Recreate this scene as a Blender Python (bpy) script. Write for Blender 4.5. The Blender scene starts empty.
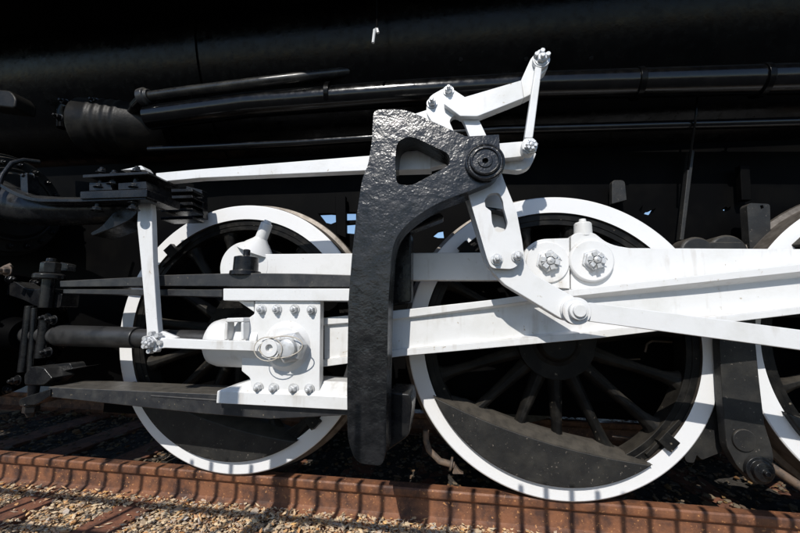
import bpy, bmesh, math, random
from mathutils import Vector, Matrix
from math import radians as R, sin, cos, pi, hypot, atan2
random.seed(7)
SCN = bpy.context.scene
COL = SCN.collection

# ------------------------------------------------------------------ camera
YAW, PIT, ROL = 0.13504, 0.12423, -0.01445
CAM = Vector((1.2589, -2.0325, 0.1488))
FPX = 357.6
def _rot():
    rz = Matrix.Rotation(YAW, 3, 'Z'); rx = Matrix.Rotation(PIT, 3, 'X'); ry = Matrix.Rotation(ROL, 3, 'Y')
    return rz @ rx @ ry
RM = _rot()
cd = bpy.data.cameras.new('camera'); cam = bpy.data.objects.new('camera', cd); COL.objects.link(cam)
right, fwd, up = RM @ Vector((1, 0, 0)), RM @ Vector((0, 1, 0)), RM @ Vector((0, 0, 1))
m = Matrix((right, up, -fwd)).transposed().to_4x4(); m.translation = CAM
cam.matrix_world = m
cd.sensor_width = 36; cd.lens = FPX / 800 * 36; cd.clip_start = 0.05; cd.clip_end = 3000
SCN.camera = cam

# ------------------------------------------------------------------ world and sun
SUN_EL, SUN_AZX = math.atan(0.9 / hypot(1, .2)), 0.2         # light travels along (0.2, 1, -0.9)
w = bpy.data.worlds.new('World'); SCN.world = w; w.use_nodes = True
nt = w.node_tree; sk = nt.nodes.new('ShaderNodeTexSky'); sk.sky_type = 'NISHITA'; sk.sun_disc = False
sk.sun_elevation = SUN_EL; sk.sun_rotation = atan2(-0.2, -1.0)
sk.air_density = 1.0; sk.dust_density = 0.3; sk.ozone_density = 3.0
bg = nt.nodes['Background']; bg.inputs['Strength'].default_value = 0.12
nt.links.new(sk.outputs[0], bg.inputs[0])
sd = bpy.data.lights.new('sun', 'SUN'); sd.energy = 3.7; sd.angle = R(0.33); sd.color = (1, .96, .90)
sun = bpy.data.objects.new('sun', sd); COL.objects.link(sun)
sun.rotation_euler = Vector((0.2, 1, -0.9)).to_track_quat('-Z', 'Y').to_euler()
SCN.view_settings.view_transform = 'Standard'; SCN.view_settings.look = 'None'
SCN.view_settings.gamma = 1; SCN.view_settings.use_curve_mapping = False
SCN.view_settings.exposure = 0.17

# ------------------------------------------------------------------ geometry helpers
def P(x, y, Y=0.0):
    """photo coordinate on the vertical plane at depth Y -> world point"""
    d = RM @ Vector(((x - 400) / FPX, 1, (266.5 - y) / FPX)); t = (Y - CAM.y) / d.y
    return Vector((CAM.x + t * d.x, Y, CAM.z + t * d.z))
def fillet(pts, r=0):
    """pts (x,y[,r]); rounds each corner"""
    out = []; n = len(pts)
    for i in range(n):
        p = Vector(pts[i][:2]); rr = pts[i][2] if len(pts[i]) > 2 else r
        if rr <= 0: out.append(tuple(p)); continue
        a = Vector(pts[i - 1][:2]); b = Vector(pts[(i + 1) % n][:2])
        da = a - p; db = b - p; ra = min(rr, da.length * .45); rb = min(rr, db.length * .45)
        s = p + da.normalized() * ra; e = p + db.normalized() * rb
        k = 6 if rr > 4 else 4
        for j in range(k + 1):
            t = j / k; out.append(tuple(s * (1 - t) ** 2 + p * 2 * t * (1 - t) + e * t * t))
    return out
class MB:
    def __init__(s): s.bm = bmesh.new()
    def poly(s, loops, Y0, Y1):
        """loops: list of lists of (X,Z); prism between Y0 and Y1"""
        bm = s.bm; fronts = []; edges = []
        for lp in loops:
            vs = [bm.verts.new((x, Y0, z)) for x, z in lp]; fronts.append(vs)
            for i in range(len(vs)): edges.append(bm.edges.new((vs[i], vs[(i + 1) % len(vs)])))
        if len(loops) == 1:
            faces = [bm.faces.new(fronts[0])]
        else:
            faces = [g for g in bmesh.ops.triangle_fill(bm, edges=edges, use_beauty=True, use_dissolve=False)['geom'] if isinstance(g, bmesh.types.BMFace)]
        bmap = {}
        for vs in fronts:
            for v in vs: bmap[v] = bm.verts.new((v.co.x, Y1, v.co.z))
        for f in faces: bm.faces.new([bmap[v] for v in reversed(f.verts)])
        for vs in fronts:
            for i in range(len(vs)):
                a, b = vs[i], vs[(i + 1) % len(vs)]
                bm.faces.new((a, b, bmap[b], bmap[a]))
        return s
    def px(s, pts, Y0, th, holes=(), r=0):
        L = []
        for lp in [pts] + list(holes):
            q = fillet(lp, r); L.append([(P(x, y, Y0).x, P(x, y, Y0).z) for x, y in q])
        return s.poly(L, Y0, Y0 + th)
    def box(s, a, b):
        v = [s.bm.verts.new((x, y, z)) for x in (a[0], b[0]) for y in (a[1], b[1]) for z in (a[2], b[2])]
        for f in ((0, 1, 3, 2), (4, 6, 7, 5), (0, 4, 5, 1), (2, 3, 7, 6), (0, 2, 6, 4), (1, 5, 7, 3)):
            s.bm.faces.new([v[i] for i in f])
        return s
    def lathe(s, o, ax, prof, n=32, ph=0.0):
        """prof list of (t along axis, radius)"""
        o = Vector(o); ax = Vector(ax).normalized(); u = ax.orthogonal().normalized(); v = ax.cross(u)
        if abs(ax.y) > .9: u = Vector((1, 0, 0)); u = (u - ax * u.dot(ax)).normalized(); v = ax.cross(u)
        rings = []
        for t, r in prof:
            if r < 1e-5: rings.append([s.bm.verts.new(o + ax * t)])
            else: rings.append([s.bm.verts.new(o + ax * t + (u * cos(ph + 2 * pi * i / n) + v * sin(ph + 2 * pi * i / n)) * r) for i in range(n)])
        for a, b in zip(rings, rings[1:]):
            for i in range(n):
                j = (i + 1) % n
                if len(a) == 1 and len(b) == 1: continue
                if len(a) == 1: s.bm.faces.new((a[0], b[j], b[i]))
                elif len(b) == 1: s.bm.faces.new((a[i], a[j], b[0]))
                else: s.bm.faces.new((a[i], a[j], b[j], b[i]))
        if len(rings[0]) > 1: s.bm.faces.new(list(reversed(rings[0])))
        if len(rings[-1]) > 1: s.bm.faces.new(rings[-1])
        return s
    def ring(s, o, ax, ro, ri, t0, t1, n=96):
        o = Vector(o); ax = Vector(ax).normalized(); u = ax.orthogonal().normalized(); v = ax.cross(u)
        R_ = []
        for t, r in ((t0, ro), (t1, ro), (t1, ri), (t0, ri)):
            R_.append([s.bm.verts.new(o + ax * t + (u * cos(2 * pi * i / n) + v * sin(2 * pi * i / n)) * r) for i in range(n)])
        for k in range(4):
            a, b = R_[k], R_[(k + 1) % 4]
            for i in range(n): j = (i + 1) % n; s.bm.faces.new((a[i], a[j], b[j], b[i]))
        return s
    def tube(s, path, r, n=12, cap=True):
        path = [Vector(p) for p in path]; rr = r if isinstance(r, (list, tuple)) else [r] * len(path)
        rings = []; pu = None
        for i, p in enumerate(path):
            d = (path[min(i + 1, len(path) - 1)] - path[max(i - 1, 0)]).normalized()
            u = d.orthogonal().normalized() if pu is None else (pu - d * pu.dot(d)).normalized()
            pu = u; v = d.cross(u)
            rings.append([s.bm.verts.new(p + (u * cos(2 * pi * k / n) + v * sin(2 * pi * k / n)) * rr[i]) for k in range(n)])
        for a, b in zip(rings, rings[1:]):
            for i in range(n): j = (i + 1) % n; s.bm.faces.new((a[i], a[j], b[j], b[i]))
        if cap: s.bm.faces.new(list(reversed(rings[0]))); s.bm.faces.new(rings[-1])
        return s
    def bar(s, a, b, wa, ha, wb=None, hb=None, upv=(0, 1, 0)):
        """tapered rectangular bar from a to b: w along upv, h across"""
        a = Vector(a); b = Vector(b); wb = wa if wb is None else wb; hb = ha if hb is None else hb
        d = (b - a).normalized(); u = Vector(upv); u = (u - d * u.dot(d)).normalized(); v = d.cross(u)
        q = []
        for p, w_, h_ in ((a, wa, ha), (b, wb, hb)):
            q.append([s.bm.verts.new(p + u * (su * w_ / 2) + v * (sv * h_ / 2)) for su, sv in ((-1, -1), (1, -1), (1, 1), (-1, 1))])
        for i in range(4): j = (i + 1) % 4; s.bm.faces.new((q[0][i], q[0][j], q[1][j], q[1][i]))
        s.bm.faces.new(list(reversed(q[0]))); s.bm.faces.new(q[1]); return s
    def build(s, name, mat, parent=None, bevel=.004, seg=2, ang=35):
        bmesh.ops.recalc_face_normals(s.bm, faces=s.bm.faces[:])
        me = bpy.data.meshes.new(name); s.bm.to_mesh(me); s.bm.free()
        me.materials.append(mat); me.polygons.foreach_set('use_smooth', [True] * len(me.polygons))
        me.set_sharp_from_angle(angle=R(ang))
        o = bpy.data.objects.new(name, me); COL.objects.link(o); o.parent = parent
        if bevel:
            b = o.modifiers.new('bevel', 'BEVEL'); b.width = bevel; b.segments = seg; b.limit_method = 'ANGLE'; b.angle_limit = R(ang); b.harden_normals = True
        return o
def tag(o, label, cat=None, group=None, kind=None):
    o['label'] = label
    if cat: o['category'] = cat
    if group: o['group'] = group
    if kind: o['kind'] = kind
    return o
def empty(name, loc):
    o = bpy.data.objects.new(name, None); COL.objects.link(o); o.location = loc; o.empty_display_size = .1; return o

# ------------------------------------------------------------------ materials
def mat(name, col, rough=.5, metal=0., spec=.5, col2=None, cscale=8., cw=(.45, .6), bump=0., bscale=60., bdist=.002, bump2=0., bscale2=15., bdist2=.004, specks=None, coat=0., rvar=0., streak=0., bdet=5, dust=None):
    m = bpy.data.materials.new(name); m.use_nodes = True; t = m.node_tree; N = t.nodes; L = t.links
    b = N['Principled BSDF']; b.inputs['Roughness'].default_value = rough; b.inputs['Metallic'].default_value = metal
    b.inputs['Specular IOR Level'].default_value = spec; b.inputs['Coat Weight'].default_value = coat; b.inputs['Coat Roughness'].default_value = .15
    tc = N.new('ShaderNodeTexCoord'); src = tc.outputs['Object']
    def noise(sc, det=6, ro=.6):
        n = N.new('ShaderNodeTexNoise'); n.inputs['Scale'].default_value = sc; n.inputs['Detail'].default_value = det; n.inputs['Roughness'].default_value = ro
        L.new(src, n.inputs['Vector']); return n.outputs['Fac']
    def ramp(f, a, bb, ca, cb):
        r = N.new('ShaderNodeValToRGB'); r.color_ramp.elements[0].position = a; r.color_ramp.elements[1].position = bb
        r.color_ramp.elements[0].color = (*ca, 1); r.color_ramp.elements[1].color = (*cb, 1); L.new(f, r.inputs[0]); return r.outputs[0]
    c = None
    if col2:
        c = ramp(noise(cscale), cw[0], cw[1], col, col2)
    if specks:
        sc, thr, scol = specks
        f = ramp(noise(sc, 3, .5), thr, thr + .06, (0, 0, 0), (1, 1, 1))
        mx = N.new('ShaderNodeMix'); mx.data_type = 'RGBA'; L.new(f, mx.inputs[0])
        if c is not None: L.new(c, mx.inputs[6])
        else: mx.inputs[6].default_value = (*col, 1)
        mx.inputs[7].default_value = (*scol, 1); c = mx.outputs[2]
    if dust:
        g = N.new('ShaderNodeNewGeometry'); sx = N.new('ShaderNodeSeparateXYZ'); L.new(g.outputs['Normal'], sx.inputs[0])
        ml = N.new('ShaderNodeMath'); ml.operation = 'MULTIPLY'; L.new(ramp(sx.outputs['Z'], .25, .8, (0, 0, 0), (1, 1, 1)), ml.inputs[0]); L.new(ramp(noise(18, 4), .3, .6, (.45,) * 3, (1,) * 3), ml.inputs[1])
        mx = N.new('ShaderNodeMix'); mx.data_type = 'RGBA'; L.new(ml.outputs[0], mx.inputs[0]); L.new(c, mx.inputs[6]); mx.inputs[7].default_value = (*dust, 1); c = mx.outputs[2]
    if streak:
        mp = N.new('ShaderNodeMapping'); mp.inputs['Scale'].default_value = (1, 1, .16); L.new(src, mp.inputs['Vector'])
        n1 = N.new('ShaderNodeTexNoise'); n1.inputs['Scale'].default_value = 34; n1.inputs['Detail'].default_value = 5; L.new(mp.outputs[0], n1.inputs['Vector'])
        n2 = N.new('ShaderNodeTexNoise'); n2.inputs['Scale'].default_value = 5.5; n2.inputs['Detail'].default_value = 3; L.new(src, n2.inputs['Vector'])
        ml = N.new('ShaderNodeMath'); ml.operation = 'MULTIPLY'; L.new(n1.outputs['Fac'], ml.inputs[0]); L.new(n2.outputs['Fac'], ml.inputs[1])
        f = ramp(ml.outputs[0], .30, .42, (0, 0, 0), (streak, streak, streak))
        mx = N.new('ShaderNodeMix'); mx.data_type = 'RGBA'; L.new(f, mx.inputs[0]); L.new(c, mx.inputs[6]); mx.inputs[7].default_value = (.33, .27, .20, 1); c = mx.outputs[2]
    if c is not None: L.new(c, b.inputs['Base Color'])
    else: b.inputs['Base Color'].default_value = (*col, 1)
    if rvar:
        rr = ramp(noise(22, 5), .3, .7, (max(rough - rvar, .05),) * 3, (min(rough + rvar, 1),) * 3); L.new(rr, b.inputs['Roughness'])
    prev = None
    for st, sc, di in ((bump2, bscale2, bdist2), (bump, bscale, bdist)):
        if st:
            bn = N.new('ShaderNodeBump'); bn.inputs['Strength'].default_value = st; bn.inputs['Distance'].default_value = di
            L.new(noise(sc, bdet, .55), bn.inputs['Height'])
            if prev: L.new(prev, bn.inputs['Normal'])
            prev = bn.outputs['Normal']
    if prev: L.new(prev, b.inputs['Normal'])
    return m
WHITE = mat('white_paint', (.72, .72, .715), .40, col2=(.60, .595, .565), cscale=6, cw=(.48, .8), bump=.25, bscale=90, bdist=.0015, bump2=.3, bscale2=12, bdist2=.003, specks=(48, .70, (.42, .36, .28)), rvar=.1, streak=.32)
WHITE2 = mat('tyre_white_paint', (.78, .78, .78), .42, col2=(.74, .74, .72), cscale=9, cw=(.55, .8), bump=.25, bscale=120, bdist=.001, specks=(70, .72, (.4, .36, .3)))
SILVER = mat('aluminium_paint', (.62, .63, .64), .4, metal=.3, col2=(.5, .5, .49), cscale=30, bump=.5, bscale=120, bdist=.002)
BLACK = mat('gloss_black_paint', (.006, .0063, .0075), .26, dust=(.035, .034, .032), spec=.3, col2=(.015, .0148, .015), cscale=10, bump=.35, bscale=70, bdist=.002, bump2=.3, bscale2=14, bdist2=.004, rvar=.12)
CAST = mat('rough_cast_black_paint', (.005, .0054, .0062), .235, spec=.55, col2=(.014, .014, .015), cscale=14, bump=1.0, bscale=115, bdist=.0010, bdet=3, bump2=1.0, bscale2=20, bdist2=.0042, coat=.0, rvar=.05)
DULL = mat('dusty_black_paint', (.018, .0178, .0175), .45, spec=.3, dust=(.085, .075, .062), col2=(.038, .036, .032), cscale=9, cw=(.42, .72), bump=.5, bscale=80, bdist=.002, specks=(75, .68, (.15, .13, .11)), rvar=.1)
PIPEG = mat('pipe_grey_black', (.012, .012, .012), .3, spec=.45, col2=(.035, .033, .028), cscale=12, cw=(.45, .7), bump=.2, bscale=60, bdist=.001, rvar=.08)
DRUM = mat('drum_brown_black', (.006, .0056, .0052), .45, spec=.18, col2=(.014, .0125, .0105), cscale=10, bump=.4, bscale=60, bdist=.003)
WHEELC = mat('wheel_centre_black', dust=(.05, .044, .036), col=(.006, .0058, .0056), rough=.45, spec=.14, col2=(.024, .022, .019), cscale=11, cw=(.45, .75), bump=.4, bscale=70, bdist=.002, specks=(50, .69, (.14, .12, .09)), rvar=.1)
GUIDE = mat('worn_dark_steel', (.022, .0225, .025), .38, dust=(.11, .10, .085), metal=.0, col2=(.045, .044, .042), cscale=16, cw=(.45, .7), bump=.3, bscale=90, bdist=.0015, specks=(90, .70, (.2, .17, .12)), rvar=.12)
DARK = mat('near_black', (.0012, .0012, .0014), .6, spec=.04, col2=(.0024, .0023, .0022), cscale=5, bump=.2, bscale=60, bdist=.001)  # even near-black base, lower than the other blacks
PIPEM = mat('pipe_gloss_black', (.0016, .0017, .002), .18, spec=.42, col2=(.005, .0048, .0044), cscale=9, cw=(.5, .8), bump2=.25, bscale2=9, bdist2=.004, bump=.15, bscale=60, bdist=.001, rvar=.08)
BOILER = mat('boiler_black', (.0014, .0015, .0018), .22, spec=.13, col2=(.003, .0029, .0028), cscale=6, bump2=.2, bscale2=2.5, bdist2=.012, bump=.2, bscale=50, bdist=.002, rvar=.1)
TREAD = mat('tyre_tread_steel', (.16, .14, .12), .5, metal=.5, col2=(.10, .085, .07), cscale=18, bump=.3, bscale=80, bdist=.001)
RUSTPIPE = mat('rusty_pipe', (.14, .095, .065), .7, col2=(.07, .055, .045), cscale=30, bump=.5, bscale=120, bdist=.002)
STEEL = mat('piston_rod_steel', (.055, .054, .053), .38, metal=.4, col2=(.03, .03, .03), cscale=12, bump=.15, bscale=60, bdist=.001)
RAIL = mat('rusty_rail', (.225, .094, .046), .60, col2=(.070, .033, .022), cscale=11, cw=(.42, .66), bump=.6, bscale=90, bdist=.003, bump2=.3, bscale2=14, bdist2=.003, specks=(70, .64, (.46, .22, .09)), rvar=.1)
TIE = mat('sleeper_wood', (.22, .09, .05), .85, col2=(.11, .05, .032), cscale=12, bump=.8, bscale=60, bdist=.005)
GROUND = mat('ballast_bed', (.40, .30, .20), .95, col2=(.20, .15, .10), cscale=45, cw=(.35, .65), bump=1, bscale=55, bdist=.02, bump2=.8, bscale2=14, bdist2=.03)
FENCE = mat('fence_black', (.02, .02, .02), .5)

def stone_mat():
    m = bpy.data.materials.new('ballast_stones'); m.use_nodes = True; t = m.node_tree; N = t.nodes; L = t.links; b = N['Principled BSDF']
    g = N.new('ShaderNodeNewGeometry'); r = N.new('ShaderNodeValToRGB'); L.new(g.outputs['Random Per Island'], r.inputs[0])
    cols = [(0, (.20, .16, .12)), (.10, (.50, .39, .27)), (.36, (.70, .54, .35)), (.52, (.56, .27, .09)), (.68, (.46, .41, .36)), (.78, (.72, .42, .15)), (.92, (.76, .64, .45)), (1, (.32, .14, .055))]
    e = r.color_ramp.elements; e[0].position = 0; e[0].color = (*cols[0][1], 1); e[1].position = 1; e[1].color = (*cols[-1][1], 1)
    for p, c in cols[1:-1]: k = e.new(p); k.color = (*c, 1)
    L.new(r.outputs[0], b.inputs['Base Color']); b.inputs['Roughness'].default_value = .85
    n = N.new('ShaderNodeTexNoise'); n.inputs['Scale'].default_value = 150; tc = N.new('ShaderNodeTexCoord'); L.new(tc.outputs['Object'], n.inputs['Vector'])
    bn = N.new('ShaderNodeBump'); bn.inputs['Strength'].default_value = .5; bn.inputs['Distance'].default_value = .002; L.new(n.outputs['Fac'], bn.inputs['Height']); L.new(bn.outputs[0], b.inputs['Normal'])
    return m
STONE = stone_mat()

GZ = -.988          # ground level
RT = -.800          # rail top
# ------------------------------------------------------------------ ground, ballast, track
bm = bmesh.new()
xs = [-900, -60, -10] + [-3.5 + .06 * i for i in range(125)] + [12, 60, 900]
ys = [-900, -40, -6] + [-1.2 + .06 * i for i in range(60)] + [6, 40, 900]
grid = []
for y in ys:
    row = []
    for x in xs:
        z = GZ + (random.uniform(-.012, .012) if -3.5 < x < 4.1 and -1.3 < y < 2.4 else -.02)
        row.append(bm.verts.new((x, y, z)))
    grid.append(row)
for j in range(len(ys) - 1):
    for i in range(len(xs) - 1): bm.faces.new((grid[j][i], grid[j][i + 1], grid[j + 1][i + 1], grid[j + 1][i]))
SHADEBED = mat('shade_darkened_bed', (.05, .042, .034), .9, col2=(.03, .026, .022), cscale=30, bump=1, bscale=55, bdist=.02)  # bed colour darkened to stand for the shade under the locomotive
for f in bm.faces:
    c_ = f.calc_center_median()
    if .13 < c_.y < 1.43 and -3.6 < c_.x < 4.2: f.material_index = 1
me = bpy.data.meshes.new('ground'); bm.to_mesh(me); bm.free(); me.materials.append(GROUND); me.materials.append(SHADEBED)
me.polygons.foreach_set('use_smooth', [True] * len(me.polygons))
go = bpy.data.objects.new('ground', me); COL.objects.link(go); go['kind'] = 'structure'
BOUNCECUT = mat('bounce_cut_dark', (.045, .045, .046), .9, col2=(.03, .03, .031), cscale=20, bump=.6, bscale=90, bdist=.004)
b_ = bmesh.new(); vs = [b_.verts.new(v) for v in ((-80, -40, GZ + .03), (80, -40, GZ + .03), (80, -.95, GZ + .03), (-80, -.95, GZ + .03))]; b_.faces.new(vs)  # dark sheet added out of view to cut light bouncing off the ground
me = bpy.data.meshes.new('path'); b_.to_mesh(me); b_.free(); me.materials.append(BOUNCECUT); pa = bpy.data.objects.new('path', me); COL.objects.link(pa); pa['kind'] = 'structure'
TIEX = (-2.32, -1.72, -1.10, -.50)
# stones
def stones(n, xr, yr, smin, smax, seed, avoid=True):
    rnd = random.Random(seed); bm = bmesh.new()
    for k in range(n):
        x = rnd.uniform(*xr); y = rnd.uniform(*yr)
        if y < 0 and rnd.random() < .86 and any(abs(x - t) < .10 for t in TIEX): continue
        s = rnd.uniform(smin, smax) * (2.1 if rnd.random() < .05 else 1)
        rz = rnd.uniform(0, pi); rx = rnd.uniform(-.5, .5)
        M = Matrix.Translation((x, y, GZ + .012 + rnd.uniform(-.008, .016))) @ Matrix.Rotation(rz, 4, 'Z') @ Matrix.Rotation(rx, 4, 'X')
        sx, sy, sz = s, s * rnd.uniform(.45, .9), s * rnd.uniform(.25, .6)
        vs = []
        for q in ((-1, 0, 0), (1, 0, 0), (0, -1, 0), (0, 1, 0), (-.6, -.6, .7), (.6, -.5, .8), (.55, .6, .65), (-.5, .6, .75), (0, 0, -1)):
            v = Vector((q[0] * sx * rnd.uniform(.7, 1.15), q[1] * sy * rnd.uniform(.7, 1.15), q[2] * sz * rnd.uniform(.7, 1.15)))
            vs.append(bm.verts.new(M @ v))
        for f in ((4, 5, 6, 7), (0, 2, 4), (2, 5, 4), (2, 1, 5), (1, 6, 5), (1, 3, 6), (3, 7, 6), (3, 0, 7), (0, 4, 7), (0, 8, 2), (2, 8, 1), (1, 8, 3), (3, 8, 0)):
            bm.faces.new([vs[i] for i in f])
    return bm
bms = stones(16000, (-2.6, 3.6), (-.66, .14), .005, .0155, 3)
b3 = stones(6000, (-.9, 3.4), (-.35, .06), .005, .016, 9)
me3 = bpy.data.meshes.new('tmp'); b3.to_mesh(me3); bms.from_mesh(me3); b3.free()
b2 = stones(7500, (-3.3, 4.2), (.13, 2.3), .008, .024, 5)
SHADEST = STONE.copy(); SHADEST.name = 'shade_darkened_stones'
for e_ in [n for n in SHADEST.node_tree.nodes if n.type == 'VALTORGB'][0].color_ramp.elements: e_.color = tuple(c * .28 for c in e_.color[:3]) + (1,)  # shade under the locomotive put into the stone colours
me2 = bpy.data.meshes.new('shade_darkened_ballast'); b2.to_mesh(me2); b2.free(); me2.materials.append(SHADEST)
oo = bpy.data.objects.new('shade_darkened_ballast', me2); COL.objects.link(oo); tag(oo, 'ballast between the rails, coloured darker for the shade under the locomotive', 'gravel', kind='stuff')
rl = random.Random(21)
for k in range(3800):
    if k < 1800: x = rl.uniform(-2.4, 3.3); y = rl.gauss(-.045, .035); z = GZ + .022 + rl.uniform(0, .014) + max(0, .012 - abs(y - .0))
    else: x = rl.uniform(-2.4, 3.3); y = rl.uniform(-.6, .0); z = GZ + .026 + rl.uniform(0, .012)
    if y < -.08 and rl.random() < .7 and any(abs(x - t) < .10 for t in TIEX): continue
    L_ = rl.uniform(.008, .022); W_ = L_ * rl.uniform(.2, .6); a = rl.uniform(0, 2 * pi)
    M = Matrix.Translation((x, y, z)) @ Matrix.Rotation(a, 4, 'Z') @ Matrix.Rotation(rl.uniform(-.7, .7), 4, 'X') @ Matrix.Rotation(rl.uniform(-.5, .5), 4, 'Y')
    v = [bms.verts.new(M @ Vector(q)) for q in ((-L_, 0, 0), (0, -W_, .002), (L_, 0, .004), (0, W_, .001), (0, 0, .005))]
    for f in ((0, 1, 4), (1, 2, 4), (2, 3, 4), (3, 0, 4)): bms.faces.new([v[i] for i in f])
me = bpy.data.meshes.new('ballast_stones'); bms.to_mesh(me); bms.free(); me.materials.append(STONE)
so = bpy.data.objects.new('ballast_stones', me); COL.objects.link(so)
tag(so, 'tan, grey and rust coloured ballast stones and chips around the rail', 'gravel', kind='stuff')
# rails
def rail_prof(yc):
    pr = [(-.072, 0), (-.072, .010), (-.030, .024), (-.012, .038), (-.009, .07), (-.011, .112), (-.034, .126), (-.037, .132), (-.037, .158), (-.030, .165)]
    pr = pr + [(-a, b) for a, b in reversed(pr)]
    return [(yc + a, RT - .187 + b * 1.133) for a, b in pr]
def rail(yc, x0, x1):
    bm = bmesh.new(); pr = rail_prof(yc); n = len(pr); rows = []; k = 120
    for i in range(k + 1):
        x = x0 + (x1 - x0) * i / k
        rows.append([bm.verts.new((x, y, z)) for y, z in pr])
    for a, b in zip(rows, rows[1:]):
        for i in range(n): bm.faces.new((a[i], a[(i + 1) % n], b[(i + 1) % n], b[i]))
    bmesh.ops.recalc_face_normals(bm, faces=bm.faces[:])
    me = bpy.data.meshes.new('rail'); bm.to_mesh(me); bm.free(); me.materials.append(RAIL)
    me.polygons.foreach_set('use_smooth', [True] * len(me.polygons)); me.set_sharp_from_angle(angle=R(40))
    o = bpy.data.objects.new('rail', me); COL.objects.link(o); return o
r1 = rail(.062, -9, 11); tag(r1, 'rusty brown rail carrying the white-rimmed wheels, striped by fence shadows', 'rail', 'rails of the track')
r2 = rail(1.50, -9, 11); tag(r2, 'rusty far rail on the other side of the locomotive, in deep shade', 'rail', 'rails of the track')
ties = [-2.92, -2.32, -1.72, -1.10, -.50, .08, .62, 1.15, 1.74, 2.33, 2.92, 3.5]
tl = ['sleeper farthest left, almost hidden under the rail', 'rusty brown sleeper end at the bottom left corner', 'reddish sleeper end in the ballast near the left edge', 'reddish sleeper end left of the fence post shadow', 'sleeper end half buried under chips below the front wheel', 'sleeper under the front wheel where the post shadow falls',
      'sleeper buried in ballast below the crosshead', 'sleeper buried below the black bracket', 'sleeper buried below the middle wheel', 'sleeper buried right of the middle wheel', 'sleeper buried below the brake hanger', 'sleeper buried below the right wheel']
for i, x in enumerate(ties):
    b = MB(); b.box((x - .11, -.52, GZ - .14), (x + .11, 2.1, GZ + (.024 if i in (1, 2, 3, 4) else .004))); o = b.build('sleeper', TIE, None, .008)
    tag(o, tl[i], 'sleeper', 'sleepers of the track')

# ------------------------------------------------------------------ locomotive root
LOCO = empty('steam_locomotive', (1.8, .75, RT))
tag(LOCO, 'black steam locomotive seen close up, its driving wheels, rods and valve gear painted white', 'locomotive')
LOCO_INV = Matrix.Translation((-1.8, -.75, -RT))
def part(mb, name, m, parent=LOCO, bevel=.004, seg=2, label=None, ang=35):
    o = mb.build(name, m, parent, bevel, seg, ang)
    if parent is LOCO: o.matrix_parent_inverse = LOCO_INV
    if label: o['label'] = label
    return o

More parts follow.
